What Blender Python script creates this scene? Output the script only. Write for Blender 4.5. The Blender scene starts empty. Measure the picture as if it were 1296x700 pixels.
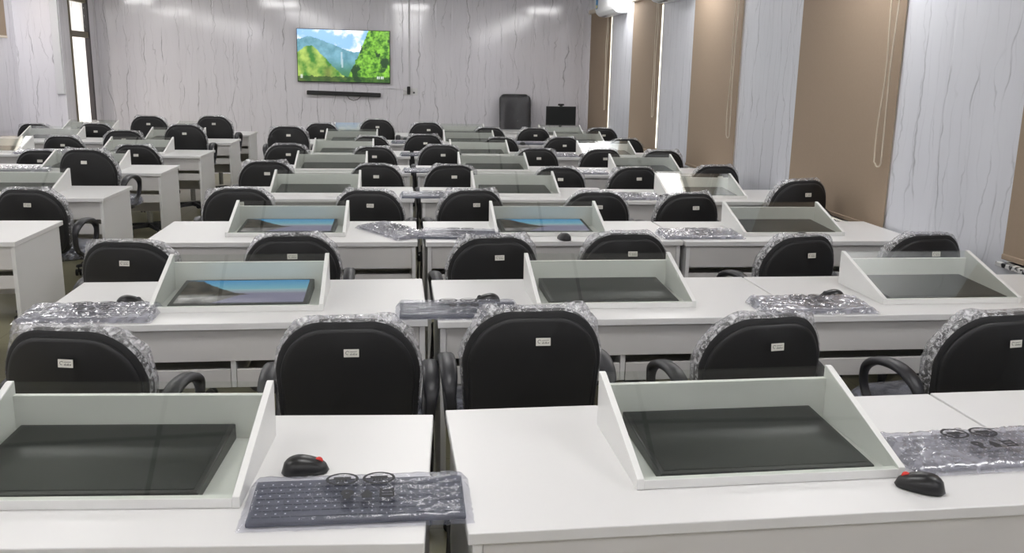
import bpy, bmesh, math, random
from mathutils import Vector, Matrix, noise
random.seed(7)
S = bpy.context.scene
C = S.collection
PI = math.pi
DESK_Z = 0.74

# ------------------------------------------------------------------ helpers
def link(o, parent=None):
    C.objects.link(o)
    if parent is not None:
        o.parent = parent
    return o

def mesh_from_bm(name, bm, mat, smooth=False):
    me = bpy.data.meshes.new(name)
    bm.normal_update()
    bm.to_mesh(me); bm.free()
    if mat is not None:
        for m in (mat if isinstance(mat, (list, tuple)) else [mat]):
            me.materials.append(m)
    if smooth:
        for p in me.polygons: p.use_smooth = True
    return me

def obj(name, me, parent=None, loc=(0, 0, 0), rot=(0, 0, 0)):
    o = bpy.data.objects.new(name, me)
    o.location = loc; o.rotation_euler = rot
    return link(o, parent)

def thing(name, label, cat, loc=(0, 0, 0), rz=0, group=None):
    o = bpy.data.objects.new(name, None)
    o.empty_display_size = 0.1
    o.location = loc; o.rotation_euler = (0, 0, rz)
    o['label'] = label; o['category'] = cat
    if group: o['group'] = group
    return link(o)

def tag(o, label, cat, group=None):
    o['label'] = label; o['category'] = cat
    if group: o['group'] = group
    return o

def struct(o):
    o['kind'] = 'structure'
    return o

def box(bm, x0, x1, y0, y1, z0, z1, bev=0.0, mi=0):
    vs = [bm.verts.new((x, y, z)) for x in (x0, x1) for y in (y0, y1) for z in (z0, z1)]
    idx = [(0, 1, 3, 2), (4, 6, 7, 5), (0, 4, 5, 1), (2, 3, 7, 6), (0, 2, 6, 4), (1, 5, 7, 3)]
    fs = [bm.faces.new([vs[i] for i in f]) for f in idx]
    for f in fs: f.material_index = mi
    if bev > 0:
        es = list({e for f in fs for e in f.edges})
        bmesh.ops.bevel(bm, geom=es, offset=bev, segments=2, profile=0.5, affect='EDGES', clamp_overlap=True)

def box_me(name, mat, *a, bev=0.0):
    bm = bmesh.new(); box(bm, *a, bev=bev)
    return mesh_from_bm(name, bm, mat)

def prism(bm, pts, axis, a0, a1, bev=0.0):
    """extrude a 2-D outline along an axis ('x': pts are (y,z); 'y': (x,z); 'z': (x,y))"""
    def P(p, a):
        return {'x': (a, p[0], p[1]), 'y': (p[0], a, p[1]), 'z': (p[0], p[1], a)}[axis]
    A = [bm.verts.new(P(p, a0)) for p in pts]
    B = [bm.verts.new(P(p, a1)) for p in pts]
    n = len(pts)
    fs = [bm.faces.new(A[::-1]), bm.faces.new(B)]
    for i in range(n):
        fs.append(bm.faces.new([A[i], A[(i + 1) % n], B[(i + 1) % n], B[i]]))
    bmesh.ops.recalc_face_normals(bm, faces=fs)
    if bev > 0:
        es = list({e for f in fs for e in f.edges})
        bmesh.ops.bevel(bm, geom=es, offset=bev, segments=2, profile=0.5, affect='EDGES', clamp_overlap=True)

def loft(bm, rings, cap0=True, cap1=True, closed=True):
    R = [[bm.verts.new(p) for p in r] for r in rings]
    n = len(R[0]); fs = []
    for a, b in zip(R[:-1], R[1:]):
        for i in range(n if closed else n - 1):
            j = (i + 1) % n
            fs.append(bm.faces.new([a[i], a[j], b[j], b[i]]))
    if closed and cap0: fs.append(bm.faces.new(R[0][::-1]))
    if closed and cap1: fs.append(bm.faces.new(R[-1]))
    bmesh.ops.recalc_face_normals(bm, faces=fs)

def tube(bm, pts, r, n=8, closed=False):
    pts = [Vector(p) for p in pts]; rings = []
    m = len(pts)
    for i, p in enumerate(pts):
        if closed: t = pts[(i + 1) % m] - pts[i - 1]
        else: t = pts[min(i + 1, m - 1)] - pts[max(i - 1, 0)]
        t.normalize()
        up = Vector((0, 0, 1)) if abs(t.z) < .9 else Vector((1, 0, 0))
        a = t.cross(up).normalized(); b = a.cross(t)
        rr = r(i / (m - 1)) if callable(r) else r
        rings.append([p + a * math.cos(2 * PI * k / n) * rr + b * math.sin(2 * PI * k / n) * rr for k in range(n)])
    if closed: rings.append(rings[0])
    loft(bm, rings, not closed, not closed)

def cyl(bm, x, y, z0, z1, r0, r1=None, n=20):
    r1 = r0 if r1 is None else r1
    loft(bm, [[(x + math.cos(2 * PI * k / n) * r, y + math.sin(2 * PI * k / n) * r, z) for k in range(n)]
              for z, r in ((z0, r0), (z1, r1))])

# ------------------------------------------------------------------ materials
def mat(name):
    m = bpy.data.materials.new(name); m.use_nodes = True
    nt = m.node_tree
    for n in list(nt.nodes): nt.nodes.remove(n)
    out = nt.nodes.new('ShaderNodeOutputMaterial')
    return m, nt, out

def N(nt, t, **kw):
    n = nt.nodes.new(t)
    for k, v in kw.items():
        if k in n.inputs: n.inputs[k].default_value = v
        else: setattr(n, k, v)
    return n

def math_n(nt, op, a, b=None, clamp=False):
    n = nt.nodes.new('ShaderNodeMath'); n.operation = op; n.use_clamp = clamp
    for i, v in enumerate((a, b)):
        if v is None: continue
        if isinstance(v, (int, float)): n.inputs[i].default_value = v
        else: nt.links.new(v, n.inputs[i])
    return n.outputs[0]

def maprange(nt, v, a, b, c, d):
    n = nt.nodes.new('ShaderNodeMapRange'); n.interpolation_type = 'SMOOTHSTEP'
    nt.links.new(v, n.inputs[0])
    for i, x in enumerate((a, b, c, d)): n.inputs[i + 1].default_value = x
    return n.outputs[0]

def mixcol(nt, fac, a, b):
    n = nt.nodes.new('ShaderNodeMix'); n.data_type = 'RGBA'
    if isinstance(fac, (int, float)): n.inputs[0].default_value = fac
    else: nt.links.new(fac, n.inputs[0])
    for i, v in ((6, a), (7, b)):
        if isinstance(v, tuple): n.inputs[i].default_value = (*v, 1)
        else: nt.links.new(v, n.inputs[i])
    return n.outputs[2]

def pbr(name, col, rough=.5, spec=.5, metal=0, var=0.0, vscale=8, bump=0.0, bscale=200, coat=0):
    m, nt, out = mat(name)
    b = N(nt, 'ShaderNodeBsdfPrincipled')
    b.inputs['Base Color'].default_value = (*col, 1)
    b.inputs['Roughness'].default_value = rough
    b.inputs['Specular IOR Level'].default_value = spec
    b.inputs['Metallic'].default_value = metal
    b.inputs['Coat Weight'].default_value = coat
    tc = N(nt, 'ShaderNodeTexCoord')
    if var > 0:
        nz = N(nt, 'ShaderNodeTexNoise', Scale=vscale, Detail=4.0)
        nt.links.new(tc.outputs['Object'], nz.inputs['Vector'])
        c = mixcol(nt, nz.outputs['Fac'], tuple(x * (1 - var) for x in col), tuple(min(1, x * (1 + var)) for x in col))
        nt.links.new(c, b.inputs['Base Color'])
    if bump > 0:
        nz2 = N(nt, 'ShaderNodeTexNoise', Scale=bscale, Detail=3.0)
        nt.links.new(tc.outputs['Object'], nz2.inputs['Vector'])
        bp = N(nt, 'ShaderNodeBump', Strength=bump, Distance=.002)
        nt.links.new(nz2.outputs['Fac'], bp.inputs['Height'])
        nt.links.new(bp.outputs[0], b.inputs['Normal'])
    nt.links.new(b.outputs[0], out.inputs[0])
    return m

def emit(name, col, strength):
    m, nt, out = mat(name)
    e = N(nt, 'ShaderNodeEmission'); e.inputs[0].default_value = (*col, 1); e.inputs[1].default_value = strength
    nt.links.new(e.outputs[0], out.inputs[0])
    return m

def wall_mat(name, axis, base, vein, rough=.3, vein_k=.75, panel=.25, seed=0.0):
    """marble-look PVC panelling: long wandering grey veins and narrow vertical ribs"""
    m, nt, out = mat(name)
    g = N(nt, 'ShaderNodeNewGeometry'); sp = N(nt, 'ShaderNodeSeparateXYZ')
    nt.links.new(g.outputs['Position'], sp.inputs[0])
    u = math_n(nt, 'ADD', sp.outputs[axis], seed); z = sp.outputs[2]
    def vec(su, sz, off=0.0):
        c = N(nt, 'ShaderNodeCombineXYZ')
        nt.links.new(math_n(nt, 'MULTIPLY', u, su), c.inputs[0])
        nt.links.new(math_n(nt, 'MULTIPLY', z, sz), c.inputs[1])
        c.inputs[2].default_value = off
        return c.outputs[0]
    def noise_n(v, scale, detail):
        n = N(nt, 'ShaderNodeTexNoise', Scale=scale, Detail=detail)
        nt.links.new(v, n.inputs['Vector']); return n.outputs['Fac']
    total = None
    for per, amp, w, off, k, s2 in ((.25, 1.1, .042, 0, 1.0, 1.6), (.17, 1.5, .05, 5.3, .55, 3.0), (.09, 1.6, .09, 9.1, .25, 2.2)):
        n1 = noise_n(vec(1.3, 1.1, off), s2, 4.0)
        v = math_n(nt, 'ADD', math_n(nt, 'DIVIDE', u, per), math_n(nt, 'MULTIPLY', n1, amp))
        f = math_n(nt, 'ABSOLUTE', math_n(nt, 'SUBTRACT', math_n(nt, 'FRACT', v), .5))
        ln = maprange(nt, f, 0.0, w, 1.0, 0.0)
        br = maprange(nt, noise_n(vec(2.2, 1.6, off + 2), 1.7, 3.0), .42, .62, 0.08, 1.0)
        t = math_n(nt, 'MULTIPLY', math_n(nt, 'MULTIPLY', ln, br), k * vein_k)
        total = t if total is None else math_n(nt, 'MAXIMUM', total, t)
    cloud = noise_n(vec(3.0, .5, 3.3), 2.0, 4.0)
    c0 = mixcol(nt, cloud, tuple(x * .93 for x in base), tuple(min(1, x * 1.06) for x in base))
    col = mixcol(nt, total, c0, vein)
    fr = math_n(nt, 'FRACT', math_n(nt, 'DIVIDE', u, panel))
    cen = math_n(nt, 'ABSOLUTE', math_n(nt, 'SUBTRACT', fr, .5))
    groove = maprange(nt, cen, .475, .497, 1.0, 0.0)
    conv = math_n(nt, 'SUBTRACT', 0.0, math_n(nt, 'MULTIPLY', math_n(nt, 'MULTIPLY', cen, cen), .6))
    h = math_n(nt, 'ADD', groove, conv)
    bp = N(nt, 'ShaderNodeBump', Strength=.35, Distance=.006)
    nt.links.new(h, bp.inputs['Height'])
    b = N(nt, 'ShaderNodeBsdfPrincipled')
    b.inputs['Roughness'].default_value = rough; b.inputs['Specular IOR Level'].default_value = .75
    nt.links.new(col, b.inputs['Base Color']); nt.links.new(bp.outputs[0], b.inputs['Normal'])
    nt.links.new(b.outputs[0], out.inputs[0])
    return m

def schlick(nt, f0, normal=None, k=1.0):
    lw = N(nt, 'ShaderNodeLayerWeight', Blend=.5)
    if normal is not None: nt.links.new(normal, lw.inputs['Normal'])
    p = math_n(nt, 'POWER', lw.outputs['Facing'], 5.0)
    return math_n(nt, 'MULTIPLY', math_n(nt, 'ADD', math_n(nt, 'MULTIPLY', p, 1 - f0), f0), k, True)

def thin_glass(name, tint, k=.03, rough=.015):
    m, nt, out = mat(name)
    t = N(nt, 'ShaderNodeBsdfTransparent'); t.inputs[0].default_value = (*tint, 1)
    g = N(nt, 'ShaderNodeBsdfGlossy'); g.inputs['Roughness'].default_value = rough
    mx = N(nt, 'ShaderNodeMixShader')
    nt.links.new(schlick(nt, k), mx.inputs[0]); nt.links.new(t.outputs[0], mx.inputs[1]); nt.links.new(g.outputs[0], mx.inputs[2])
    nt.links.new(mx.outputs[0], out.inputs[0])
    return m

def plastic_film(name, tint, milk, scale, rough=.16, lo=.38, hi=.62, base=.05, top=.5, gloss=.5):
    """clear wrapping film: mostly see-through, milky where it creases, glossy all over"""
    m, nt, out = mat(name)
    tc = N(nt, 'ShaderNodeTexCoord')
    nz = N(nt, 'ShaderNodeTexNoise', Scale=scale, Detail=5.0, Distortion=1.2)
    nt.links.new(tc.outputs['Object'], nz.inputs['Vector'])
    bp = N(nt, 'ShaderNodeBump', Strength=.6, Distance=.010)
    nt.links.new(nz.outputs['Fac'], bp.inputs['Height'])
    t = N(nt, 'ShaderNodeBsdfTransparent'); t.inputs[0].default_value = (*tint, 1)
    d = N(nt, 'ShaderNodeBsdfDiffuse'); d.inputs[0].default_value = (*milk, 1)
    g = N(nt, 'ShaderNodeBsdfGlossy'); g.inputs['Roughness'].default_value = rough
    for n in (d, g): nt.links.new(bp.outputs[0], n.inputs['Normal'])
    m1 = N(nt, 'ShaderNodeMixShader'); m2 = N(nt, 'ShaderNodeMixShader')
    nt.links.new(maprange(nt, nz.outputs['Fac'], lo, hi, base, top), m1.inputs[0])
    nt.links.new(t.outputs[0], m1.inputs[1]); nt.links.new(d.outputs[0], m1.inputs[2])
    nt.links.new(schlick(nt, .10, bp.outputs[0], gloss), m2.inputs[0])
    nt.links.new(m1.outputs[0], m2.inputs[1]); nt.links.new(g.outputs[0], m2.inputs[2])
    nt.links.new(m2.outputs[0], out.inputs[0])
    return m

def picture_mat(name, strength):
    m, nt, out = mat(name)
    a = N(nt, 'ShaderNodeVertexColor'); a.layer_name = 'picture'
    e = N(nt, 'ShaderNodeEmission'); e.inputs[1].default_value = strength
    nt.links.new(a.outputs[0], e.inputs[0])
    g = N(nt, 'ShaderNodeBsdfGlossy'); g.inputs['Roughness'].default_value = .15; g.inputs[0].default_value = (.04, .04, .04, 1)
    ad = N(nt, 'ShaderNodeAddShader')
    nt.links.new(e.outputs[0], ad.inputs[0]); nt.links.new(g.outputs[0], ad.inputs[1])
    nt.links.new(ad.outputs[0], out.inputs[0])
    return m

def floor_mat():
    m, nt, out = mat('floor_tiles')
    g = N(nt, 'ShaderNodeNewGeometry')
    br = N(nt, 'ShaderNodeTexBrick', Scale=1.0)
    br.offset = 0; br.inputs['Brick Width'].default_value = .6; br.inputs['Row Height'].default_value = .6
    br.inputs['Mortar Size'].default_value = .003
    br.inputs['Color1'].default_value = (.27, .255, .165, 1); br.inputs['Color2'].default_value = (.29, .275, .175, 1)
    br.inputs['Mortar'].default_value = (.17, .15, .10, 1)
    nt.links.new(g.outputs['Position'], br.inputs['Vector'])
    nz = N(nt, 'ShaderNodeTexNoise', Scale=5.0, Detail=6.0)
    nt.links.new(g.outputs['Position'], nz.inputs['Vector'])
    c = mixcol(nt, math_n(nt, 'MULTIPLY', nz.outputs['Fac'], .35), br.outputs['Color'], (.22, .205, .13))
    b = N(nt, 'ShaderNodeBsdfPrincipled'); b.inputs['Roughness'].default_value = .3
    nt.links.new(c, b.inputs['Base Color']); nt.links.new(b.outputs[0], out.inputs[0])
    return m

def ceiling_mat():
    m, nt, out = mat('white_ceiling')
    g = N(nt, 'ShaderNodeNewGeometry')
    br = N(nt, 'ShaderNodeTexBrick', Scale=1.0)
    br.offset = 0; br.inputs['Brick Width'].default_value = 1.175; br.inputs['Row Height'].default_value = 1.6
    br.inputs['Mortar Size'].default_value = .012
    br.inputs['Color1'].default_value = (.80, .80, .80, 1); br.inputs['Color2'].default_value = (.79, .79, .79, 1)
    br.inputs['Mortar'].default_value = (.16, .16, .16, 1)
    nt.links.new(g.outputs['Position'], br.inputs['Vector'])
    b = N(nt, 'ShaderNodeBsdfPrincipled'); b.inputs['Roughness'].default_value = .7
    nt.links.new(br.outputs['Color'], b.inputs['Base Color']); nt.links.new(b.outputs[0], out.inputs[0])
    return m

def granite_mat():
    m, nt, out = mat('speckled_granite')
    tc = N(nt, 'ShaderNodeTexCoord')
    v = N(nt, 'ShaderNodeTexNoise', Scale=26.0, Detail=3.0)
    nt.links.new(tc.outputs['Object'], v.inputs['Vector'])
    f = maprange(nt, v.outputs['Fac'], .46, .54, 0, 1)
    b = N(nt, 'ShaderNodeBsdfPrincipled'); b.inputs['Roughness'].default_value = .25
    nt.links.new(mixcol(nt, f, (.03, .03, .032), (.62, .62, .62)), b.inputs['Base Color'])
    nt.links.new(b.outputs[0], out.inputs[0])
    return m

M_LAM = pbr('white_laminate', (.69, .685, .68), rough=.38, var=.015, vscale=3)
M_EDGE = pbr('laminate_edge_band', (.60, .59, .57), rough=.45)
M_APRON = pbr('warm_white_board', (.60, .585, .57), rough=.45, var=.02, vscale=4)
M_HOOD = pbr('white_painted_board', (.75, .75, .735), rough=.42, var=.02, vscale=12)
M_GLASS = thin_glass('greenish_clear_glass', (.95, .966, .948))
M_GLASSW = thin_glass('window_glass', (.95, .97, .96))
M_BLACK = pbr('black_chair_fabric', (.012, .012, .013), rough=.75, var=.25, vscale=30, bump=.35, bscale=400)
M_SHELL = pbr('black_plastic_shell', (.010, .010, .011), rough=.5, bump=.15, bscale=500)
M_ARM = pbr('dark_grey_arm_plastic', (.022, .022, .026), rough=.42)
M_CHROME = pbr('steel_tube', (.5, .5, .5), rough=.25, metal=1)
M_WRAP = plastic_film('crumpled_clear_wrap', (.93, .93, .95), (.74, .74, .76), 48, lo=.42, hi=.72, base=.09, top=.72, gloss=.7)
M_SEATWRAP = plastic_film('seat_cover_film', (.82, .84, .9), (.5, .52, .62), 18, base=.10, top=.40, gloss=.8)
M_BAG = plastic_film('keyboard_bag_film', (.92, .92, .95), (.34, .36, .46), 10, lo=.40, hi=.75, base=.13, top=.22, gloss=.55, rough=.2)
M_BAG2 = plastic_film('keyboard_bag_film_milky', (.92, .92, .95), (.60, .60, .68), 14, lo=.36, hi=.70, base=.24, top=.46, gloss=1.0, rough=.1)
M_KEYB = pbr('keyboard_body_slate', (.036, .040, .054), rough=.5)
M_KEYC = pbr('keycap_grey', (.042, .046, .06), rough=.55)
M_KLEG = pbr('key_legend_print', (.55, .56, .6), rough=.6)
M_INK = pbr('black_print', (.012, .012, .015), rough=.6)
M_STICK = pbr('paper_sticker', (.68, .665, .61), rough=.6, var=.06, vscale=120)
M_MOUSE = pbr('mouse_black', (.009, .009, .010), rough=.36)
M_RED = pbr('red_plastic', (.65, .03, .02), rough=.4)
M_BEZEL = pbr('monitor_bezel', (.012, .013, .014), rough=.35)
M_DARKSCREEN = pbr('screen_off', (.014, .016, .016), rough=.4, spec=.3)
M_TVBODY = pbr('tv_body_black', (.012, .012, .013), rough=.35)
M_BLIND = pbr('tan_blind_fabric', (.335, .255, .185), rough=.85, var=.05, vscale=60, bump=.3, bscale=700)
M_BLIND_RAIL = pbr('cream_blind_rail', (.66, .60, .50), rough=.5)
M_CORD = pbr('cream_cord', (.62, .55, .44), rough=.6)
M_AC = pbr('ac_white_plastic', (.84, .85, .86), rough=.3)
M_ACDARK = pbr('ac_vent_dark', (.05, .05, .06), rough=.5)
M_BLUE = pbr('blue_label', (.10, .32, .62), rough=.5)
M_YEL = pbr('yellow_label', (.75, .68, .30), rough=.5)
M_WFRAME = pbr('window_aluminium', (.30, .27, .22), rough=.4)
M_DOORF = pbr('olive_brown_door_frame', (.17, .145, .10), rough=.5)
M_DOORD = pbr('dark_door_edge', (.035, .03, .035), rough=.5)
M_PINKB = pbr('pinkish_lintel_paint', (.62, .45, .40), rough=.6)
M_CEIL = ceiling_mat()
M_WHITEPL = pbr('white_socket_plastic', (.75, .75, .75), rough=.4)
M_TRUNK = pbr('white_trunking', (.68, .68, .70), rough=.45)
M_CABLE = pbr('black_cable', (.015, .013, .013), rough=.5)
M_LEATHER = pbr('black_leather', (.012, .012, .014), rough=.35, var=.2, vscale=10, bump=.3, bscale=60)
M_GRAN = granite_mat()
M_FLOOR = floor_mat()
M_WBACK = wall_mat('marble_panels_back', 0, (.80, .785, .83), (.20, .19, .21), rough=.10, vein_k=.62)
M_WLEFT = wall_mat('marble_panels_left', 1, (.76, .745, .79), (.3, .29, .32), rough=.22, vein_k=.6, seed=3.1)
M_WRIGHT = wall_mat('marble_panels_right', 1, (.69, .705, .755), (.27, .28, .31), rough=.33, vein_k=.75, seed=1.37, panel=1.0)
M_LIGHT = emit('ceiling_panel_diffuser', (1.0, .985, .975), 14.0)
M_LFRAME = pbr('light_frame_white', (.8, .8, .8), rough=.5)
M_TV = picture_mat('tv_picture', 1.25)
M_MONPIC = picture_mat('monitor_picture', .62)

# ------------------------------------------------------------------ room
XR, XL, XJ, YJ, YB, YF, ZC = 2.875, -4.97, -4.40, 12.78, 14.22, -1.2, 2.70
struct(obj('floor', box_me('floor', M_FLOOR, XL - .2, XR + .25, YF - .2, YB + .2, -.1, 0)))
struct(obj('ceiling', box_me('ceiling', M_CEIL, XL - .2, XR + .25, YF - .2, YB + .2, ZC, ZC + .1)))
struct(obj('wall_back', box_me('wall_back', M_WBACK, XL - .2, XR + .25, YB, YB + .2, 0, ZC)))
struct(obj('wall_front', box_me('wall_front', M_WLEFT, XL - .2, XR + .25, YF - .2, YF, 0, ZC)))
# left wall, its return near the door and the door opening
D0, D1, DZ = 13.10, 13.86, 2.48
bm = bmesh.new()
box(bm, XL - .2, XL, YF, YJ, 0, ZC)
box(bm, XL - .2, XJ, YJ, D0, 0, ZC)
box(bm, XJ - .05, XJ, D1, YB, 0, ZC)
box(bm, XJ - .05, XJ, D0, D1, DZ, ZC)
w = struct(obj('wall_left', mesh_from_bm('wall_left', bm, M_WLEFT)))
# the return faces the camera, so its panelling runs along x
bm = bmesh.new(); box(bm, XL, XJ, YJ - .006, YJ - .0005, 0, ZC)
struct(obj('trim_1', mesh_from_bm('trim_1', bm, M_WBACK)))
d = struct(bpy.data.objects.new('door_1', None)); link(d); d.location = (XJ, (D0 + D1) / 2, 0)
hw = (D1 - D0) / 2
def door_part(name, m, *a): return obj(name, box_me(name, m, *a, bev=.003), d)
door_part('door_jamb', M_DOORF, -.045, .012, -hw, -hw + .05, 0, DZ)
door_part('door_jamb', M_DOORD, -.045, .02, hw - .05, hw, 0, DZ)
door_part('door_head', M_DOORF, -.045, .012, -hw + .05, hw - .05, DZ - .06, DZ)
door_part('transom_bar', M_DOORF, -.045, .012, -hw + .05, hw - .05, 1.95, 2.03)
door_part('transom_pane', M_GLASSW, -.03, -.024, -hw + .05, hw - .05, 2.03, DZ - .06)
struct(obj('trim_2', box_me('trim_2', M_PINKB, XJ, XJ + .03, D0 - .1, YB, 2.50, 2.60, bev=.004)))
# right wall with five window openings
WIN = [(2.62, 3.96), (5.13, 6.48), (7.73, 9.01), (10.195, 11.47), (12.73, 14.12)]
WZ0, WZ1 = .69, 2.44
WB = [.76, .69, .69, .69, .69]
bm = bmesh.new()
box(bm, XR, XR + .2, YF, YB, 0, WZ0)
box(bm, XR, XR + .2, YF, YB, WZ1, ZC)
ys = [YF] + [v for w_ in WIN for v in w_] + [YB]
for a, b in zip(ys[0::2], ys[1::2]): box(bm, XR, XR + .2, a, b, WZ0, WZ1)
box(bm, XR, XR + .2, WIN[0][0], WIN[0][1], WZ0, WB[0])
struct(obj('wall_right', mesh_from_bm('wall_right', bm, M_WRIGHT)))
for i, (a, b) in enumerate(WIN):
    r = struct(bpy.data.objects.new('window_%d' % (i + 1), None)); link(r); r.location = (XR + .12, (a + b) / 2, WB[i])
    h = (b - a) / 2; H = WZ1 - WB[i]
    bm = bmesh.new()
    box(bm, -.02, .02, -h, -h + .05, 0, H); box(bm, -.02, .02, h - .05, h, 0, H)
    box(bm, -.02, .02, -h + .05, h - .05, 0, .05); box(bm, -.02, .02, -h + .05, h - .05, H - .05, H); box(bm, -.02, .02, -.025, .025, .05, H - .05)
    obj('window_frame', mesh_from_bm('window_frame', bm, M_WFRAME), r)
    obj('window_pane', box_me('window_pane', M_GLASSW, -.003, .003, -h + .05, h - .05, .05, H - .05), r)
    obj('window_sill', box_me('window_sill', M_GRAN, -.16, -.02, -h - .03, h + .03, -.022, .0, bev=.003), r)

# ------------------------------------------------------------------ roller blinds
BL = [(2.60, 3.98, 'cut off by the right edge'), (5.10, 6.50, 'widest one seen whole'), (7.70, 9.03, 'middle one of the five'),
      (10.21, 11.5, 'between the two wall air conditioners'), (12.76, 14.14, 'farthest, in the back corner of the room')]
for i, (a, b, txt) in enumerate(BL):
    t = thing('roller_blind', 'tan fabric roller blind on the right wall, ' + txt, 'blind', (XR, (a + b) / 2, 2.47), 0, 'tan roller blinds on the right wall')
    h = (b - a) / 2; zb = (.785 if i == 0 else .715) - 2.47
    bm = bmesh.new()
    prism(bm, [(-.012, 0), (-.0105, 0), (-.0105, zb), (-.012, zb)], 'y', -h, h)
    obj('blind_fabric', mesh_from_bm('blind_fabric', bm, M_BLIND), t)
    bm = bmesh.new(); box(bm, -.020, -.006, -h, h, zb - .012, zb + .014, bev=.004)
    obj('bottom_bar', mesh_from_bm('bottom_bar', bm, M_BLIND), t)
    bm = bmesh.new(); box(bm, -.055, -.002, -h - .01, h + .01, -.005, .055, bev=.012)
    obj('head_rail', mesh_from_bm('head_rail', bm, M_BLIND_RAIL), t)
    zc = [-1.45, -1.38, -1.40, -1.35, -1.38][i]
    yc = -h + (.11 if i != 0 else .09)
    pts = []
    for k in range(15): pts.append((-.045 + .004 * math.sin(k * .9), yc + .012 * math.sin(k * .5 + i), -.005 + (zc + .03) * k / 14))
    for k in range(1, 8): pts.append((-.045, yc - .035 * (1 - math.cos(PI * k / 8)) , zc + .03 - .03 * math.sin(PI * k / 8)))
    for k in range(15): pts.append((-.045 + .003 * math.sin(k * .7), yc - .07 + .01 * math.sin(k * .45), (zc + .03) * (1 - k / 14) - .005))
    bm = bmesh.new(); tube(bm, pts, .0045, 6)
    obj('pull_chain', mesh_from_bm('pull_chain', bm, M_CORD, True), t)
# the small blind high on the left wall
t = thing('roller_blind', 'tan roller blind pulled half down high on the left wall, top left corner', 'blind', (XL, 11.6, 2.58), 0)
obj('blind_fabric', box_me('blind_fabric', M_BLIND, .010, .013, -.9, .9, -.66, 0), t)
obj('bottom_bar', box_me('bottom_bar', M_BLIND_RAIL, .006, .02, -.9, .9, -.685, -.655, bev=.004), t)
obj('head_rail', box_me('head_rail', M_BLIND_RAIL, .002, .055, -.91, .91, -.005, .055, bev=.01), t)

# ------------------------------------------------------------------ air conditioners
def air_conditioner(y0, y1, label):
    t = thing('air_conditioner', label, 'air conditioner', (XR, (y0 + y1) / 2, 2.36), 0, 'split air conditioners on the right wall')
    h = (y1 - y0) / 2
    prof = [(-.001, 0), (-.10, -.002), (-.150, .012), (-.185, .045), (-.20, .09), (-.205, .27), (-.17, .292), (-.001, .292)]
    bm = bmesh.new(); prism(bm, prof, 'y', -h + .02, h - .02, bev=.006)
    obj('body', mesh_from_bm('body', bm, M_AC), t)
    for s in (-1, 1):
        p2 = [(x * 1.01 if x < -.01 else x, z) for x, z in prof]
        bm = bmesh.new(); prism(bm, p2, 'y', s * (h - .02) - (.02 if s < 0 else 0), s * (h - .02) + (.02 if s > 0 else 0), bev=.008)
        obj('end_cap', mesh_from_bm('end_cap', bm, M_AC), t)
    bm = bmesh.new(); prism(bm, [(-.105, -.004), (-.155, .008), (-.157, .012), (-.105, .001)], 'y', -h + .08, h - .08)
    obj('louver', mesh_from_bm('louver', bm, M_WHITEPL), t)
    bm = bmesh.new()
    for k in range(3): box(bm, -.145 + .001, -.105, h - .22 - k * .10, h - .16 - k * .10, -.006, -.003)
    obj('vent_slots', mesh_from_bm('vent_slots', bm, M_ACDARK), t)
    bm = bmesh.new(); box(bm, -.2075, -.2055, h - .2, h - .06, .10, .25, mi=0); box(bm, -.2085, -.2076, h - .19, h - .07, .11, .15, mi=1)
    obj('energy_label', mesh_from_bm('energy_label', bm, [M_BLUE, M_YEL]), t)
air_conditioner(11.88, 12.96, 'white wall air conditioner with blue label near the back corner')
air_conditioner(9.05, 10.10, 'white wall air conditioner nearer the camera, cut by the top edge')

# ------------------------------------------------------------------ back wall: television, soundbar, socket
def grid_picture(name, w, h, nx, ny, fn, m, plane):
    bm = bmesh.new(); V = {}
    for j in range(ny + 1):
        for i in range(nx + 1):
            u, v = i / nx, j / ny
            V[i, j] = bm.verts.new(((u - .5) * w, 0, (v - .5) * h) if plane == 'xz' else ((u - .5) * w, (v - .5) * h, 0))
    for j in range(ny):
        for i in range(nx):
            bm.faces.new([V[i, j], V[i + 1, j], V[i + 1, j + 1], V[i, j + 1]])
    me = mesh_from_bm(name, bm, m)
    at = me.color_attributes.new('picture', 'FLOAT_COLOR', 'POINT')
    for j in range(ny + 1):
        for i in range(nx + 1):
            at.data[j * (nx + 1) + i].color = (*fn(i / nx, j / ny), 1)
    return me
def lerp(a, b, t): t = max(0, min(1, t)); return tuple(x + (y - x) * t for x, y in zip(a, b))
def sm(a, b, x): t = max(0, min(1, (x - a) / (b - a))); return t * t * (3 - 2 * t)
def pl(x, pts):
    for (a, b), (c, d_) in zip(pts[:-1], pts[1:]):
        if x <= c: return b + (d_ - b) * max(0, (x - a)) / (c - a)
    return pts[-1][1]
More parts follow.
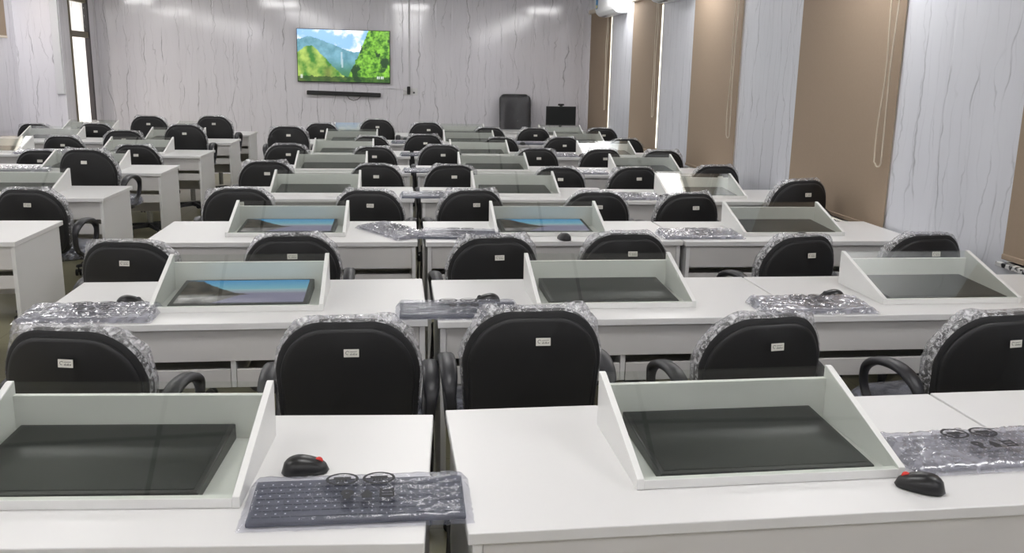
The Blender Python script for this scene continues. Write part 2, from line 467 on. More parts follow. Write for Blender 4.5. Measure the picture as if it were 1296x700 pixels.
def tv_fn(u, v):
    nz = lambda s, o=0: noise.fractal(Vector((u * s * 1.8, v * s, o)), 1.0, 2.0, 5)
    cloud = sm(-.15, .45, nz(3.2, 1) + .35 * sm(.2, .55, u) - .15)
    c = lerp((.28, .52, .86), (.93, .96, 1.0), cloud)
    far = pl(u, [(0, .80), (.12, .87), (.2, .84), (.32, .76), (.42, .70), (.5, .63), (.6, .58), (.75, .6)]) + .012 * nz(14, 2)
    if v < far:
        c = lerp((.10, .26, .33), (.18, .40, .50), .5 + .9 * nz(7, 3)); c = lerp(c, (.06, .20, .10), sm(.5, .12, v))
        if abs(u - .475 - .02 * (.6 - v)) < .010 and .28 < v < .58: c = lerp(c, (.6, .7, .74), .55)
    near = pl(u, [(0, .56), (.07, .66), (.15, .70), (.2, .62), (.3, .45), (.4, .26), (.52, .08), (.6, 0)]) + .02 * nz(12, 4)
    if v < near:
        s = nz(6, 5) + .7 * math.sin(u * 38 + v * 9) * .5
        c = lerp((.05, .20, .03), (.42, .56, .12), .45 + .75 * s)
        c = lerp(c, (.10, .09, .03), .7 * sm(.24, .34, u) * sm(.42, .30, u) * sm(.36, .2, v))
    edge = .505 + (v ** .85) * .265 + .012 * nz(18, 6)
    if u > edge:
        s = nz(9, 7) + .6 * nz(26, 8)
        c = lerp((.035, .14, .015), (.25, .56, .06), .5 + .9 * s)
        c = lerp(c, (.02, .06, .02), sm(.2, .45, -nz(4, 9)))
    if v < .10 + .03 * nz(10, 11): c = lerp(c, (.02, .05, .02), .8)
    if .86 < u < .93 and .07 < v < .12 and (int(u * 140) % 2 == 0): c = (.8, .85, .85)
    if .025 < u < .05 and .06 < v < .13: c = lerp(c, (.7, .75, .75), .6)
    return c
TW, TH = 1.375, .775
tv = thing('television', 'wall-mounted television showing green mountain landscape on back wall', 'television', (-.875, YB, 1.772))
tv.rotation_euler = (0, math.radians(.35), 0)
obj('tv_casing', box_me('tv_casing', M_TVBODY, -TW / 2, TW / 2, -.062, -.022, -TH / 2, TH / 2, bev=.004), tv)
obj('wall_mount', box_me('wall_mount', M_TVBODY, -.22, .22, -.022, -.0005, -.18, .18), tv)
obj('screen', grid_picture('screen', TW - .018, TH - .022, 168, 96, tv_fn, M_TV, 'xz'), tv, (0, -.0627, .003))
sb = thing('soundbar', 'long black soundbar mounted on the wall below the television', 'soundbar', (-.885, YB, 1.222))
sb.rotation_euler = (0, math.radians(1.3), 0)
obj('body', box_me('body', M_TVBODY, -.55, .55, -.085, -.012, -.032, .032, bev=.012), sb)
for s in (-.35, .35): obj('wall_bracket', box_me('wall_bracket', M_TVBODY, s - .03, s + .03, -.012, -.0005, -.02, .02), sb)
bm = bmesh.new(); tube(bm, [(.05, -.05, -.03), (.08, -.05, -.075), (.14, -.05, -.095), (.2, -.05, -.08), (.24, -.05, -.04), (.25, -.045, -.028)], .005, 6)
obj('cable', mesh_from_bm('cable', bm, M_CABLE, True), sb)
ws = thing('wall_socket', 'white wall socket with black plug to the right of soundbar', 'socket', (.09, YB, 1.27))
obj('face_plate', box_me('face_plate', M_WHITEPL, -.09, .13, -.012, -.0005, -.05, .05, bev=.004), ws)
obj('plug', box_me('plug', M_CABLE, -.03, .02, -.06, -.012, -.045, .075, bev=.01), ws)
obj('switch', box_me('switch', M_ACDARK, .06, .09, -.017, -.012, -.03, -.005, bev=.002), ws)
bm = bmesh.new(); tube(bm, [(-.03, -.03, .0), (-.12, -.02, .03), (-.3, -.02, .04), (-.42, -.02, .03)], .004, 6)
obj('cable', mesh_from_bm('cable', bm, M_TRUNK, True), ws)
tr = obj('cable_trunking', box_me('cable_trunking', M_TRUNK, -.012, .012, -.014, -.0005, 1.33, 2.69, bev=.003), None, (.10, YB, 0))
tag(tr, 'thin white vertical cable trunking above the wall socket', 'trunking')
tr = obj('cable_trunking', box_me('cable_trunking', M_TRUNK, -.05, .05, -.035, -.0065, 1.2, 2.69, bev=.005), None, (XJ - .06, YJ, 0))
tag(tr, 'wide white vertical trunking on the left wall beside the door', 'trunking')

# ------------------------------------------------------------------ ceiling lights (surface-mounted panels, glowing depth added for back-wall highlights)
bm = bmesh.new()
for a in (-1, 1):
    box(bm, -.31, .31, a * .305 - .01, a * .305 + .01, -.012, 0); box(bm, a * .305 - .01, a * .305 + .01, -.295, .295, -.012, 0)
LF = mesh_from_bm('frame', bm, M_LFRAME)
LD = box_me('diffuser', M_LIGHT, -.294, .294, -.294, .294, -.065, -.001, bev=.006)
LIGHT_X = (2.555, .15, -2.1, -4.6); LIGHT_Y = (-.9, 2.1, 5.3, 8.5, 11.7)
ordn = ['nearest', 'second', 'third', 'fourth', 'fifth', 'sixth', 'seventh', 'farthest']
for i, xc in enumerate(LIGHT_X):
    for j, y in enumerate(LIGHT_Y):
        x = xc
        t = thing('ceiling_light', 'square white LED ceiling panel, %s row back, %s column' % (ordn[j], ['right-hand', 'centre-right', 'centre-left', 'left-hand'][i]), 'ceiling light', (x, y, ZC - .0005), 0, 'square ceiling light panels')
        obj('frame', LF, t); obj('diffuser', LD, t)

# ------------------------------------------------------------------ desks with sloping glass monitor hoods
HW, HD, HH, HY = .62, .377, .142, .15          # hood width, depth, back height, set-back from desk front
DW, DD = .688, .66                              # half width, depth of the top
def desk_meshes(hw, key, DW=DW):
    Z = DESK_Z; L = {}
    L['top'] = box_me('tabletop', M_LAM, -DW, DW, 0, DD, Z - .025, Z, bev=.0025)
    for s, n in ((-1, 'pl'), (1, 'pr')):
        L[n] = box_me('side_panel', M_LAM, s * (DW - .030), s * (DW - .010), .015, DD - .04, 0.001, Z - .0255, bev=.0015)
    L['mid'] = box_me('centre_panel', M_LAM, -.009, .009, .028, .40, Z - .245, Z - .146, bev=.001)
    L['apron'] = box_me('apron', M_APRON, -DW + .031, DW - .031, .022, .040, Z - .145, Z - .026, bev=.001)
    for s, n in ((-1, 'd0'), (1, 'd1')):
        a, b = sorted((s * .011, s * (DW - .033)))
        L[n] = box_me('tray_front', M_APRON, a, b, .026, .042, Z - .245, Z - .178, bev=.0015)
        L[n + 't'] = box_me('tray', M_APRON, a + .01, b - .01, .0425, .38, Z - .245, Z - .232)
    L['mod'] = box_me('modesty_panel', M_APRON, -DW + .031, DW - .031, DD - .10, DD - .085, Z - .40, Z - .026)
    # hood, in desk coordinates
    y0, y1 = HY, HY + HD; t = .016; rz = .021
    for s, n in ((-1, 'h0'), (1, 'h1')):
        a, b = sorted((s * hw / 2, s * (hw / 2 - t)))
        bm = bmesh.new()
        prism(bm, [(y0, Z), (y1, Z), (y1, Z + HH), (y1 - .012, Z + HH), (y0, Z + rz + .004)], 'x', a, b, bev=.0015)
        L[n] = mesh_from_bm('hood_side', bm, M_HOOD)
    L['hb'] = box_me('hood_back', M_HOOD, -hw / 2 + t, hw / 2 - t, y1 - .016, y1, Z, Z + HH - .032, bev=.001)
    L['hf'] = box_me('hood_front_rail', M_HOOD, -hw / 2 + t, hw / 2 - t, y0 + .001, y0 + .02, Z, Z + rz, bev=.0015)
    k = (HH - .008 - rz) / (HD - .012)
    gz = lambda y: Z + rz - .001 + k * (y - y0)
    bm = bmesh.new()
    prism(bm, [(y0 + .002, gz(y0 + .002) + .001), (y1 - .004, gz(y1 - .004)), (y1 - .004, gz(y1 - .004) + .005), (y0 + .002, gz(y0 + .002) + .006)], 'x', -hw / 2 + t + .0005, hw / 2 - t - .0005)
    L['glass'] = mesh_from_bm('glass_pane', bm, M_GLASS)
    return L
DM = {'std': desk_meshes(HW, 'std'), 'nar': desk_meshes(.59, 'nar', .672)}
def make_desk(kind, label, loc, rz):
    L = DM[kind]
    t = thing('computer_desk', label, 'desk', loc, rz, 'white desks with sloping monitor hoods')
    obj('tabletop', L['top'], t)
    obj('side_panel', L['pl'], t); obj('side_panel', L['pr'], t); obj('centre_panel', L['mid'], t)
    obj('apron', L['apron'], t); obj('modesty_panel', L['mod'], t)
    for n in ('d0', 'd1'):
        p = obj('keyboard_tray', L[n + 't'], t); obj('tray_front', L[n], p)
    h = obj('monitor_hood', L['hb'], t)
    obj('hood_side', L['h0'], h); obj('hood_side', L['h1'], h); obj('hood_front_rail', L['hf'], h)
    g = obj('glass_pane', L['glass'], h); g['label'] = 'sloping clear glass pane'
    return t

ROWY = {1: 1.764, 2: 3.28, 3: 4.80, 4: 6.378, 5: 7.945, 6: 9.465, 7: 11.01, 8: 12.33}
COLX = {'M1': -.62, 'M2': .797, 'R': 2.168, 'L2': -2.655, 'L1': -4.035}
NAMES = {'M1': 'left desk', 'M2': 'middle desk', 'R': 'right desk by the blinds', 'L2': 'aisle desk of left block', 'L1': 'wall desk of left block'}
RN = {1: 'nearest row', 2: 'second row', 3: 'third row', 4: 'fourth row', 5: 'fifth row', 6: 'sixth row', 7: 'seventh row', 8: 'farthest row'}
# fitted hood positions (x, y, turn) where the photograph lets them be read one by one
FIT = {(1, 'M1'): (-.645, 1.762, -.058), (1, 'M2'): (.803, 1.766, .022), (1, 'R'): (2.170, 1.80, .018), (2, 'M1'): (-.608, 3.288, .012), (2, 'M2'): (.803, 3.272, .006), (2, 'R'): (2.170, 3.277, .004),
       (3, 'M1'): (-.619, 4.805, -.004), (3, 'M2'): (.798, 4.796, .003), (3, 'R'): (2.166, 4.775, 0),
       (4, 'M1'): (-.618, 6.387, .005), (4, 'M2'): (.804, 6.378, -.004), (4, 'R'): (2.168, 6.288, -.012), (3, 'L2'): (-2.61, 4.84, 0), (4, 'L2'): (-2.665, 6.40, -.006),
       (5, 'M1'): (-.628, 7.955, .008), (5, 'M2'): (.798, 7.955, -.003), (5, 'R'): (2.168, 7.874, -.010), (5, 'L2'): (-2.664, 7.87, 0), (6, 'L2'): (-2.662, 9.40, -.012)}
desks = {}
for r in range(1, 9):
    for c in ('M1', 'M2', 'R', 'L2', 'L1'):
        if c == 'L2' and r < 3: continue
        if c == 'L1' and r < 5: continue
        x, y, th = FIT.get((r, c), (COLX[c], ROWY[r] - (.05 if c[0] == 'L' else 0), 0.0))
        ox, oy = x + math.sin(th) * HY, y - math.cos(th) * HY
        desks[r, c] = (ox, oy, th)
        look = 'white desk with sloping glass monitor hood, %s, %s' % (NAMES[c], RN[r])
        make_desk('nar' if c == 'R' else 'std', look, (ox, oy, 0), th)
def on_desk(r, c, lx, ly):
    ox, oy, th = desks[r, c]; s, k = math.sin(th), math.cos(th)
    return ox + k * lx - s * ly, oy + s * lx + k * ly, th

# ------------------------------------------------------------------ monitors lying under the glass
def beach(u, v):
    nz = noise.fractal(Vector((u * 9, v * 6, 0)), 1.0, 2.0, 4)
    if v > .58: c = lerp((.30, .62, .74), (.10, .40, .78), (v - .58) / .42)
    elif v > .42: c = lerp((.42, .42, .52), (.45, .66, .72), (v - .42) / .16)
    else: c = lerp((.34, .33, .46), (.36, .34, .48), .5 + nz)
    rock = pl(u, [(0, .99), (.12, .97), (.2, .80), (.3, .62), (.4, .46), (.5, .37), (.56, .33)]) + .03 * nz
    if u < .56 and v < rock and v > .34 - .25 * (.5 - u): c = lerp((.035, .033, .028), (.14, .12, .10), .45 + .9 * nz)
    elif v < .36 and u < .5 - .2 * (.36 - v) * 3: c = lerp((.16, .15, .15), (.40, .38, .38), .5 + nz)
    return c
MW, MD, MT = .50, .332, .053
bm = bmesh.new(); prism(bm, [(0, 0), (MD, 0), (MD, .022 + MD * MT), (0, .022)], 'x', -MW / 2, MW / 2, bev=.003)
ME_BODY = mesh_from_bm('casing', bm, M_BEZEL)
ME_OFF = box_me('screen', M_DARKSCREEN, -MW / 2 + .012, MW / 2 - .012, .016, MD - .012, .0003, .0008)
ME_ON = grid_picture('screen', MW - .034, MD - .036, 90, 54, beach, M_MONPIC, 'xy')
for (r, c), (ox, oy, th) in desks.items():
    if (r, c) in ((1, 'R'), (3, 'L2')): continue
    on = (r, c) in ((2, 'M1'), (3, 'M1'), (3, 'M2'))
    dx = {(1, 'M1'): -.03, (2, 'M1'): -.0, (1, 'M2'): .0, (2, 'M2'): .0}.get((r, c), random.uniform(-.02, .02))
    x, y, _ = on_desk(r, c, dx, HY + .024)
    t = thing('monitor', 'flat black monitor %s under glass, %s, %s' % ('showing a beach picture' if on else 'with dark screen', NAMES[c], RN[r]), 'monitor', (x, y, DESK_Z + .0005), th, 'monitors lying under the glass hoods')
    obj('casing', ME_BODY, t)
    if on: obj('screen', ME_ON, t, (0, MD / 2 + .002, .0227 + MT * (MD / 2 + .002)), (math.atan(MT), 0, 0))
    else: obj('screen', ME_OFF, t, (0, 0, .022), (math.atan(MT), 0, 0))

# ------------------------------------------------------------------ office chairs
BWH, BH = .222, .41
def outline(n=72, bottom_r=.07, rx=.158, rz=.188):
    P = []
    def arc(cx, cz, ax, az, a0, a1, k):
        for i in range(k): a = a0 + (a1 - a0) * i / k; P.append((cx + ax * math.cos(a), cz + az * math.sin(a)))
    q = n // 6
    arc(BWH - rx, BH - rz, rx, rz, 0, PI / 2, q * 2)
    arc(-BWH + rx, BH - rz, rx, rz, PI / 2, PI, q * 2)
    arc(-BWH + .01 + bottom_r, bottom_r, bottom_r, bottom_r, PI, 1.5 * PI, q)
    arc(BWH - .01 - bottom_r, bottom_r, bottom_r, bottom_r, 1.5 * PI, 2 * PI, q)
    return P
OUT = outline()
BC = (0, BH * .5)
def back_pt(px, pz, y):
    """bend and lean: the sides come forward (+y), the top leans back (-y)"""
    return (px, y + .045 * (px / BWH) ** 2 - .10 * (pz - .1), pz + .02 * abs(y) * 0)
def back_ring(s, y, dz=0):
    return [back_pt(BC[0] + (px - BC[0]) * s, BC[1] + (pz - BC[1]) * s + dz, y) for px, pz in OUT]
bm = bmesh.new()
loft(bm, [back_ring(s, y) for s, y in ((.02, .055), (.4, .054), (.72, .050), (.9, .040), (.97, .027), (1.0, .012), (1.0, -.004), (.985, -.014), (.955, -.020), (.6, -.021), (.02, -.022))])
ME_BACK = mesh_from_bm('backrest', bm, M_BLACK, True)
bm = bmesh.new()
loft(bm, [back_ring(s, y, -.006) for s, y in ((.02, -.018), (.915, -.017), (.925, -.024), (.91, -.031), (.86, -.0335), (.5, -.036), (.02, -.037))])
ME_SHELL = mesh_from_bm('back_shell', bm, M_SHELL, True)
def wrap_mesh(seed):
    rnd = random.Random(seed); bm = bmesh.new()
    n = len(OUT); q = n // 6
    idx = list(range(n - int(q * .2), n)) + list(range(0, q * 4 + int(q * .2)))
    path = []
    for a, b in zip(idx[:-1], idx[1:]):
        p, r_ = OUT[a % n], OUT[b % n]
        for k in range(3): path.append((p[0] + (r_[0] - p[0]) * k / 3, p[1] + (r_[1] - p[1]) * k / 3))
    m = len(path); rings = []
    flap_c = [rnd.uniform(.3, .42), rnd.uniform(.55, .7)]; flap_h = [rnd.uniform(.012, .034), rnd.uniform(.008, .028)]
    side = rnd.choice((.22, .8, .25)); sideh = rnd.uniform(.008, .020)
    for i, (px, pz) in enumerate(path):
        t = i / (m - 1)
        out = Vector((px / .222, 0, (pz - .20) / .21)); out.normalize()
        fl = sum(h * math.exp(-((t - c) / .075) ** 2) for h, c in zip(flap_h, flap_c)) + sideh * math.exp(-((t - side) / .06) ** 2)
        fade = sm(0, .06, t) * sm(1, .94, t)
        ring = []
        for k, (sc, y) in enumerate(((-.050, .057), (-.02, .052), (.002, .036), (.005, .024), (.006, .014), (.005, .004), (.003, -.004), (.0015, -.011), (-.002, -.0165))):
            w = math.sin(PI * k / 8)
            nz = noise.fractal(Vector((px * 30 + seed * 7, pz * 30, k * .6)), 1.0, 2.2, 4)
            nz2 = noise.noise(Vector((px * 75 + seed, k * 1.1, pz * 75)))
            d_ = (sc + w * (.0015 + .0045 * abs(nz) + .002 * nz2 + fl * (1.0 if 2 <= k <= 4 else .45))) * (fade if sc > 0 else 1)
            p = back_pt(px + out.x * d_, pz + out.z * d_, y + (.004 * nz if 1 < k < 6 else 0) )
            ring.append(p)
        rings.append(ring)
    loft(bm, rings, closed=False)
    return mesh_from_bm('plastic_wrap', bm, M_WRAP, True)
ME_WRAPS = [wrap_mesh(s) for s in range(6)]
ME_STICK = box_me('sticker', M_STICK, -.0225, .0225, -.0008, 0, -.012, .012)
bm = bmesh.new()
for k in range(10):
    a = .5 + k * .46; a2 = a + .46
    r = .0058
    p, q_ = (-.0115 + r * math.cos(a), .001 + r * math.sin(a)), (-.0115 + r * math.cos(a2), .001 + r * math.sin(a2))
    s = .78
    prism(bm, [p, q_, (-.0115 + (q_[0] + .0115) * s, .001 + (q_[1] - .001) * s), (-.0115 + (p[0] + .0115) * s, .001 + (p[1] - .001) * s)], 'y', -.0012, -.0009)
for k in range(7):
    x = -.004 + k * .0032; hgt = (.004, .0065, .004, .0055, .0065, .004, .005)[k]
    prism(bm, [(x, -.006), (x + .0013, -.006), (x + .0019, -.006 + hgt), (x + .0006, -.006 + hgt)], 'y', -.0012, -.0009)
prism(bm, [(-.004, .0035), (.017, .0045), (.017, .0056), (-.004, .0046)], 'y', -.0012, -.0009)
ME_LOGO = mesh_from_bm('logo_print', bm, M_INK)
# seat
def seat_ring(s, z):
    R = []
    for i in range(56):
        a = 2 * PI * i / 56; ca, sa = math.cos(a), math.sin(a); e = .42
        R.append((.235 * s * math.copysign(abs(ca) ** e, ca), .235 + .20 * s * math.copysign(abs(sa) ** e, sa), z))
    return R
bm = bmesh.new()
loft(bm, [seat_ring(s, z) for s, z in ((.5, .392), (.9, .394), (.97, .405), (1.0, .425), (.985, .445), (.93, .462), (.75, .472), (.4, .474), (.02, .472))])
ME_SEAT = mesh_from_bm('seat', bm, M_BLACK, True)
def wob(ring, k, a=.004): return [(x + a * noise.noise(Vector((x * 40, y * 40, k))), y + a * noise.noise(Vector((y * 40, x * 40, k + 4))), z + .8 * a * abs(noise.noise(Vector((x * 25, y * 25, k + 9)))) * 2) for x, y, z in ring]
bm = bmesh.new()
loft(bm, [wob(seat_ring(s, z), i) for i, (s, z) in enumerate(((1.03, .405), (1.035, .425), (1.015, .449), (.95, .468), (.75, .479), (.55, .481), (.4, .481), (.2, .480), (.02, .479)))], cap0=False)
ME_SEATWRAP = mesh_from_bm('seat_cover', bm, M_SEATWRAP, True)
def arm_mesh(s):
    ctrl = [(.12, .425), (.03, .47), (-.005, .56), (.02, .615), (.10, .645), (.20, .638), (.27, .60), (.29, .54), (.265, .48), (.2, .435)]
    pts = []; n = len(ctrl)
    for i in range(n):
        p0, p1, p2, p3 = (Vector(ctrl[(i + k) % n]) for k in (-1, 0, 1, 2))
        for k in range(6):
            t = k / 6
            pts.append(.5 * ((2 * p1) + (-p0 + p2) * t + (2 * p0 - 5 * p1 + 4 * p2 - p3) * t * t + (-p0 + 3 * p1 - 3 * p2 + p3) * t ** 3))
    bm = bmesh.new(); rings = []; m = len(pts)
    for i, p in enumerate(pts):
        tg = (pts[(i + 1) % m] - pts[i - 1]).normalized(); nr = Vector((-tg[1], tg[0]))
        topness = sm(.56, .64, p[1]); wd = .017 + .011 * topness; th = .011 + .004 * topness
        bowx = s * (.245 + .012 * sm(.45, .62, p[1]))
        rings.append([(bowx + wd * math.copysign(abs(math.cos(a)) ** .6, math.cos(a)), p[0] + nr[0] * th * math.sin(a), p[1] + nr[1] * th * math.sin(a)) for a in [2 * PI * k / 12 for k in range(12)]])
    rings.append(rings[0]); loft(bm, rings, False, False)
    bmesh.ops.remove_doubles(bm, verts=bm.verts, dist=.0001)
    a, b = sorted((s * .20, s * .25)); box(bm, a, b, .11, .19, .395, .428, bev=.005)
    return mesh_from_bm('armrest', bm, M_ARM, True)
ME_ARM = {s: arm_mesh(s) for s in (-1, 1)}
bm = bmesh.new(); cyl(bm, 0, .20, .10, .26, .026); cyl(bm, 0, .20, .26, .392, .014); ME_LIFT = mesh_from_bm('gas_lift', bm, M_CHROME, False)
bm = bmesh.new(); box(bm, -.1, .1, .12, .34, .376, .392, bev=.004); ME_PLATE = mesh_from_bm('seat_plate', bm, M_SHELL)
bm = bmesh.new()
tube(bm, [(0, .20, .384), (0, .04, .384), (0, -.02, .40), (0, -.03, .43), (0, -.032, .47)], .016, 10)
ME_BRACK = mesh_from_bm('back_bracket', bm, M_SHELL, True)
bm = bmesh.new()
cyl(bm, 0, .20, .075, .115, .042)
for k in range(5):
    a = 2 * PI * k / 5 + .3; c, s = math.cos(a), math.sin(a)
    rings = []
    for q_, (rr, wd, z0, z1) in enumerate(((.03, .026, .075, .112), (.15, .022, .075, .103), (.245, .017, .07, .09), (.26, .012, .07, .085))):
        rings.append([(c * rr - s * u, .20 + s * rr + c * u, z) for u, z in ((-wd, z0), (wd, z0), (wd * .7, z1), (-wd * .7, z1))])
    loft(bm, rings)
ME_BASE = mesh_from_bm('star_base', bm, M_SHELL)
bm = bmesh.new()
for u in (-.014, .014):
    loft(bm, [[(u + dx, .026 * math.cos(2 * PI * k / 14) * f, .029 + .026 * math.sin(2 * PI * k / 14) * f) for k in range(14)] for dx, f in ((-.010, .85), (-.007, 1), (.007, 1), (.010, .85))])
cyl(bm, 0, 0, .03, .072, .006)
ME_CAST = mesh_from_bm('caster', bm, M_SHELL, True)

chair_n = [0]
def make_chair(label, x, y, rz, lift=0.0, near=True, wrap=True):
    i = chair_n[0]; chair_n[0] += 1
    t = thing('office_chair', label, 'chair', (x, y, 0), rz, 'black office chairs with plastic still on')
    b = obj('backrest', ME_BACK, t, (0, -.02, .452 + lift))
    obj('back_shell', ME_SHELL, b)
    st = obj('sticker', ME_STICK, b, (random.uniform(.008, .024), -.052 - .012 - .0065, .318), (math.radians(-5.7), 0, random.uniform(-.04, .04)))
    st['label'] = 'small pale maker sticker'
    if near: obj('logo_print', ME_LOGO, st) if False else None
    if wrap:
        wq = obj('plastic_wrap', ME_WRAPS[(i * 5 + 1) % 6], b)
        wq['label'] = 'crumpled clear plastic wrap'
        if random.random() < .5: wq.scale = (-1, 1, 1)
    s = obj('seat', ME_SEAT, t, (0, 0, lift)); obj('seat_cover', ME_SEATWRAP, s)
    for q_ in (-1, 1): obj('armrest', ME_ARM[q_], t, (0, 0, lift))
    obj('gas_lift', ME_LIFT, t, (0, 0, -.26 * 0), (0, 0, 0)).scale = (1, 1, 1 + lift / .392)
    obj('seat_plate', ME_PLATE, t, (0, 0, lift)); obj('back_bracket', ME_BRACK, t, (0, 0, lift))
    base = obj('star_base', ME_BASE, t)
    for k in range(5):
        a = 2 * PI * k / 5 + .3
        obj('caster', ME_CAST, base, (math.cos(a) * .245, .20 + math.sin(a) * .245, 0), (0, 0, random.uniform(0, 6)))
    return t, b, st

SIDE = {0: 'left place', 1: 'right place'}
# (row, desk, place): x of the backrest, turn, lift, extra distance towards the camera
CH = {}
def ch(r, c, k, x, rz=None, lift=0.0, dy=0.0): CH[r, c, k] = (x, rz, lift, dy)
ch(2, 'M1', 0, -.975, -.16, .0); ch(2, 'M1', 1, -.175, .0, .015); ch(2, 'M2', 0, .395, .02, .045); ch(2, 'M2', 1, 1.155, .13, .005, -.03); ch(2, 'R', 0, 1.93, .14, .015, .02)
ch(2, 'R', 1, 2.585, .05, 0)
ch(3, 'M1', 0, -1.22, -.12, -.01, .08); ch(3, 'M1', 1, -.52, .03, .0, .0); ch(3, 'M2', 0, .42, .10, -.01); ch(3, 'M2', 1, 1.06, .02, .005); ch(3, 'R', 0, 1.93, .22, -.005); ch(3, 'R', 1, 2.585, .08, -.0)
ch(4, 'M1', 0, -1.03, .12, .01); ch(4, 'M1', 1, -.22, -.1, 0); ch(4, 'M2', 0, .43, .16, .005); ch(4, 'M2', 1, 1.24, -.05, 0, .05); ch(4, 'R', 0, 1.84, .12, 0); ch(4, 'R', 1, 2.565, .2, .095, .06)
ch(4, 'L2', 0, -3.02, 0, -.02, 0); ch(4, 'L2', 1, -2.27, -.12, 0, 0)
ch(5, 'M1', 0, -1.08, .05, .02); ch(5, 'M1', 1, -.22, -.08, 0); ch(5, 'M2', 0, .385, .06, 0); ch(5, 'M2', 1, 1.26, -.1, -.01, .05); ch(5, 'R', 0, 1.88, .14, 0); ch(5, 'R', 1, 2.57, .05, .015)
ch(5, 'L2', 1, -2.36, -.14, .12, .12)
ch(6, 'M1', 0, -1.10, .04, .03); ch(6, 'M1', 1, -.28, -.05, .015); ch(6, 'M2', 0, .36, .02, .035); ch(6, 'M2', 1, 1.30, -.05, .01); ch(6, 'R', 0, 1.95, .1, .01); ch(6, 'R', 1, 2.57, -.08, 0)
ch(6, 'L2', 0, -3.28, .1, -.03, .08); ch(6, 'L2', 1, -2.46, -.1, .02); ch(6, 'L1', 1, -4.02, 0, -.03)
ch(7, 'M1', 0, -1.24, -.03, .12, .3); ch(7, 'M1', 1, -.365, -.05, .0); ch(7, 'M2', 0, .225, .05, .03, .08); ch(7, 'M2', 1, 1.10, 0, 0); ch(7, 'R', 0, 1.82, .1, .01); ch(7, 'R', 1, 2.57, -.05, .0)
ch(7, 'L2', 0, -3.02, .08, .04); ch(7, 'L2', 1, -2.34, 0, .12, .15); ch(7, 'L1', 1, -3.62, -.05, -.02, .08); ch(7, 'L1', 0, -4.66, 0, -.02, .08)
ch(8, 'M1', 0, -1.02, 0, .06); ch(8, 'M1', 1, -.33, -.04, .12, .06); ch(8, 'M2', 0, .29, .04, .09, .06); ch(8, 'M2', 1, 1.09, 0, .03); ch(8, 'R', 0, 1.675, .05, .03); ch(8, 'R', 1, 2.57, -.06, .04)
ch(8, 'L2', 0, -3.08, .06, .13, .06); ch(8, 'L2', 1, -2.31, -.04, .14, .06); ch(8, 'L1', 0, -4.42, 0, .02); ch(8, 'L1', 1, -3.72, 0, .03)
BIG = {(2, 'M1', 0), (2, 'M1', 1), (2, 'M2', 0), (2, 'M2', 1), (2, 'R', 0)}
for (r, c, k), (x, rz, lift, dy) in CH.items():
    ox, oy, th = desks[r, c]
    y = oy - .42 - dy
    look = 'black office chair raised high' if lift > .1 else 'black office chair'
    t, b, st = make_chair('%s, %s of %s, %s' % (look, SIDE[k], NAMES[c], RN[r]), x, y, (rz or 0), lift, r <= 3)
    if r <= 4: obj('logo_print', ME_LOGO, st)

# ------------------------------------------------------------------ bagged keyboards and mice
KW, KD = .43, .165
bm = bmesh.new(); prism(bm, [(0, 0), (KD, 0), (KD, .020), (KD * .9, .021), (0, .010)], 'x', -KW / 2, KW / 2, bev=.003)
ME_KB = mesh_from_bm('keyboard_body', bm, M_KEYB)
def ktop(y): return .010 + .011 * y / (KD * .9)
bm = bmesh.new(); bl = bmesh.new()
for row in range(6):
    y0 = .018 + row * .0225; x = -KW / 2 + .010
    k = 0
    while x < KW / 2 - .02:
        if row == 0 and -.13 < x < -.02: wdt = .11
        else: wdt = .0165
        if not (.088 < x < .098 or .145 < x < .155):
            z = ktop(y0)
            box(bm, x, x + wdt, y0, y0 + .0175, z, z + .0018)
            if wdt < .05: box(bl, x + .005, x + .0085, y0 + .009, y0 + .013, z + .0019, z + .0023)
        x += wdt + .0025
ME_KEYS = mesh_from_bm('keycaps', bm, M_KEYC); ME_LEG = mesh_from_bm('key_legends', bl, M_KLEG)
def bag_mesh(seed, m, wk=1.0):
    bm = bmesh.new(); nx, ny = 64, 30; W, D = KW / 2 + .016, KD / 2 + .018; V = {}
    for j in range(ny + 1):
        for i in range(nx + 1):
            u, v = i / nx * 2 - 1, j / ny * 2 - 1
            ed = min(1 - abs(u), (1 - abs(v)) * .45) / .08
            x = u * W + .003 * noise.noise(Vector((v * 9, u * 3, seed))); y = KD / 2 + v * D + .003 * noise.noise(Vector((u * 13, v, seed + 5)))
            base = max(0, min(1, ed)) * (ktop(max(0, min(KD, y))) + .0062)
            nz = abs(noise.fractal(Vector((u * 7 + v * 2, v * 3.5 - u * 2, seed * 3.1)), .9, 2.1, 4))
            V[i, j] = bm.verts.new((x, y, .0015 + base + wk * (.0055 * nz) * (.35 + .65 * max(0, min(1, ed)))))
    for j in range(ny):
        for i in range(nx): bm.faces.new([V[i, j], V[i + 1, j], V[i + 1, j + 1], V[i, j + 1]])
    return mesh_from_bm('plastic_bag', bm, m, True)
ME_BAGS = [bag_mesh(s, M_BAG, .65) for s in range(3)] + [bag_mesh(s, M_BAG2, 1.5) for s in range(3)]
bm = bmesh.new()
def ring_mark(cx, cy, rx, ry, w, n=32):
    for k in range(n):
        a, b = 2 * PI * k / n, 2 * PI * (k + 1) / n
        q = [(cx + rx * math.cos(a), cy + ry * math.sin(a)), (cx + rx * math.cos(b), cy + ry * math.sin(b)), (cx + (rx - w) * math.cos(b), cy + (ry - w) * math.sin(b)), (cx + (rx - w) * math.cos(a), cy + (ry - w) * math.sin(a))]
        prism(bm, q, 'z', .0362, .0365)
ME_MARKS = []
def mark_done():
    global bm
    ME_MARKS.append(mesh_from_bm('printed_mark', bm, M_INK)); bm = bmesh.new()
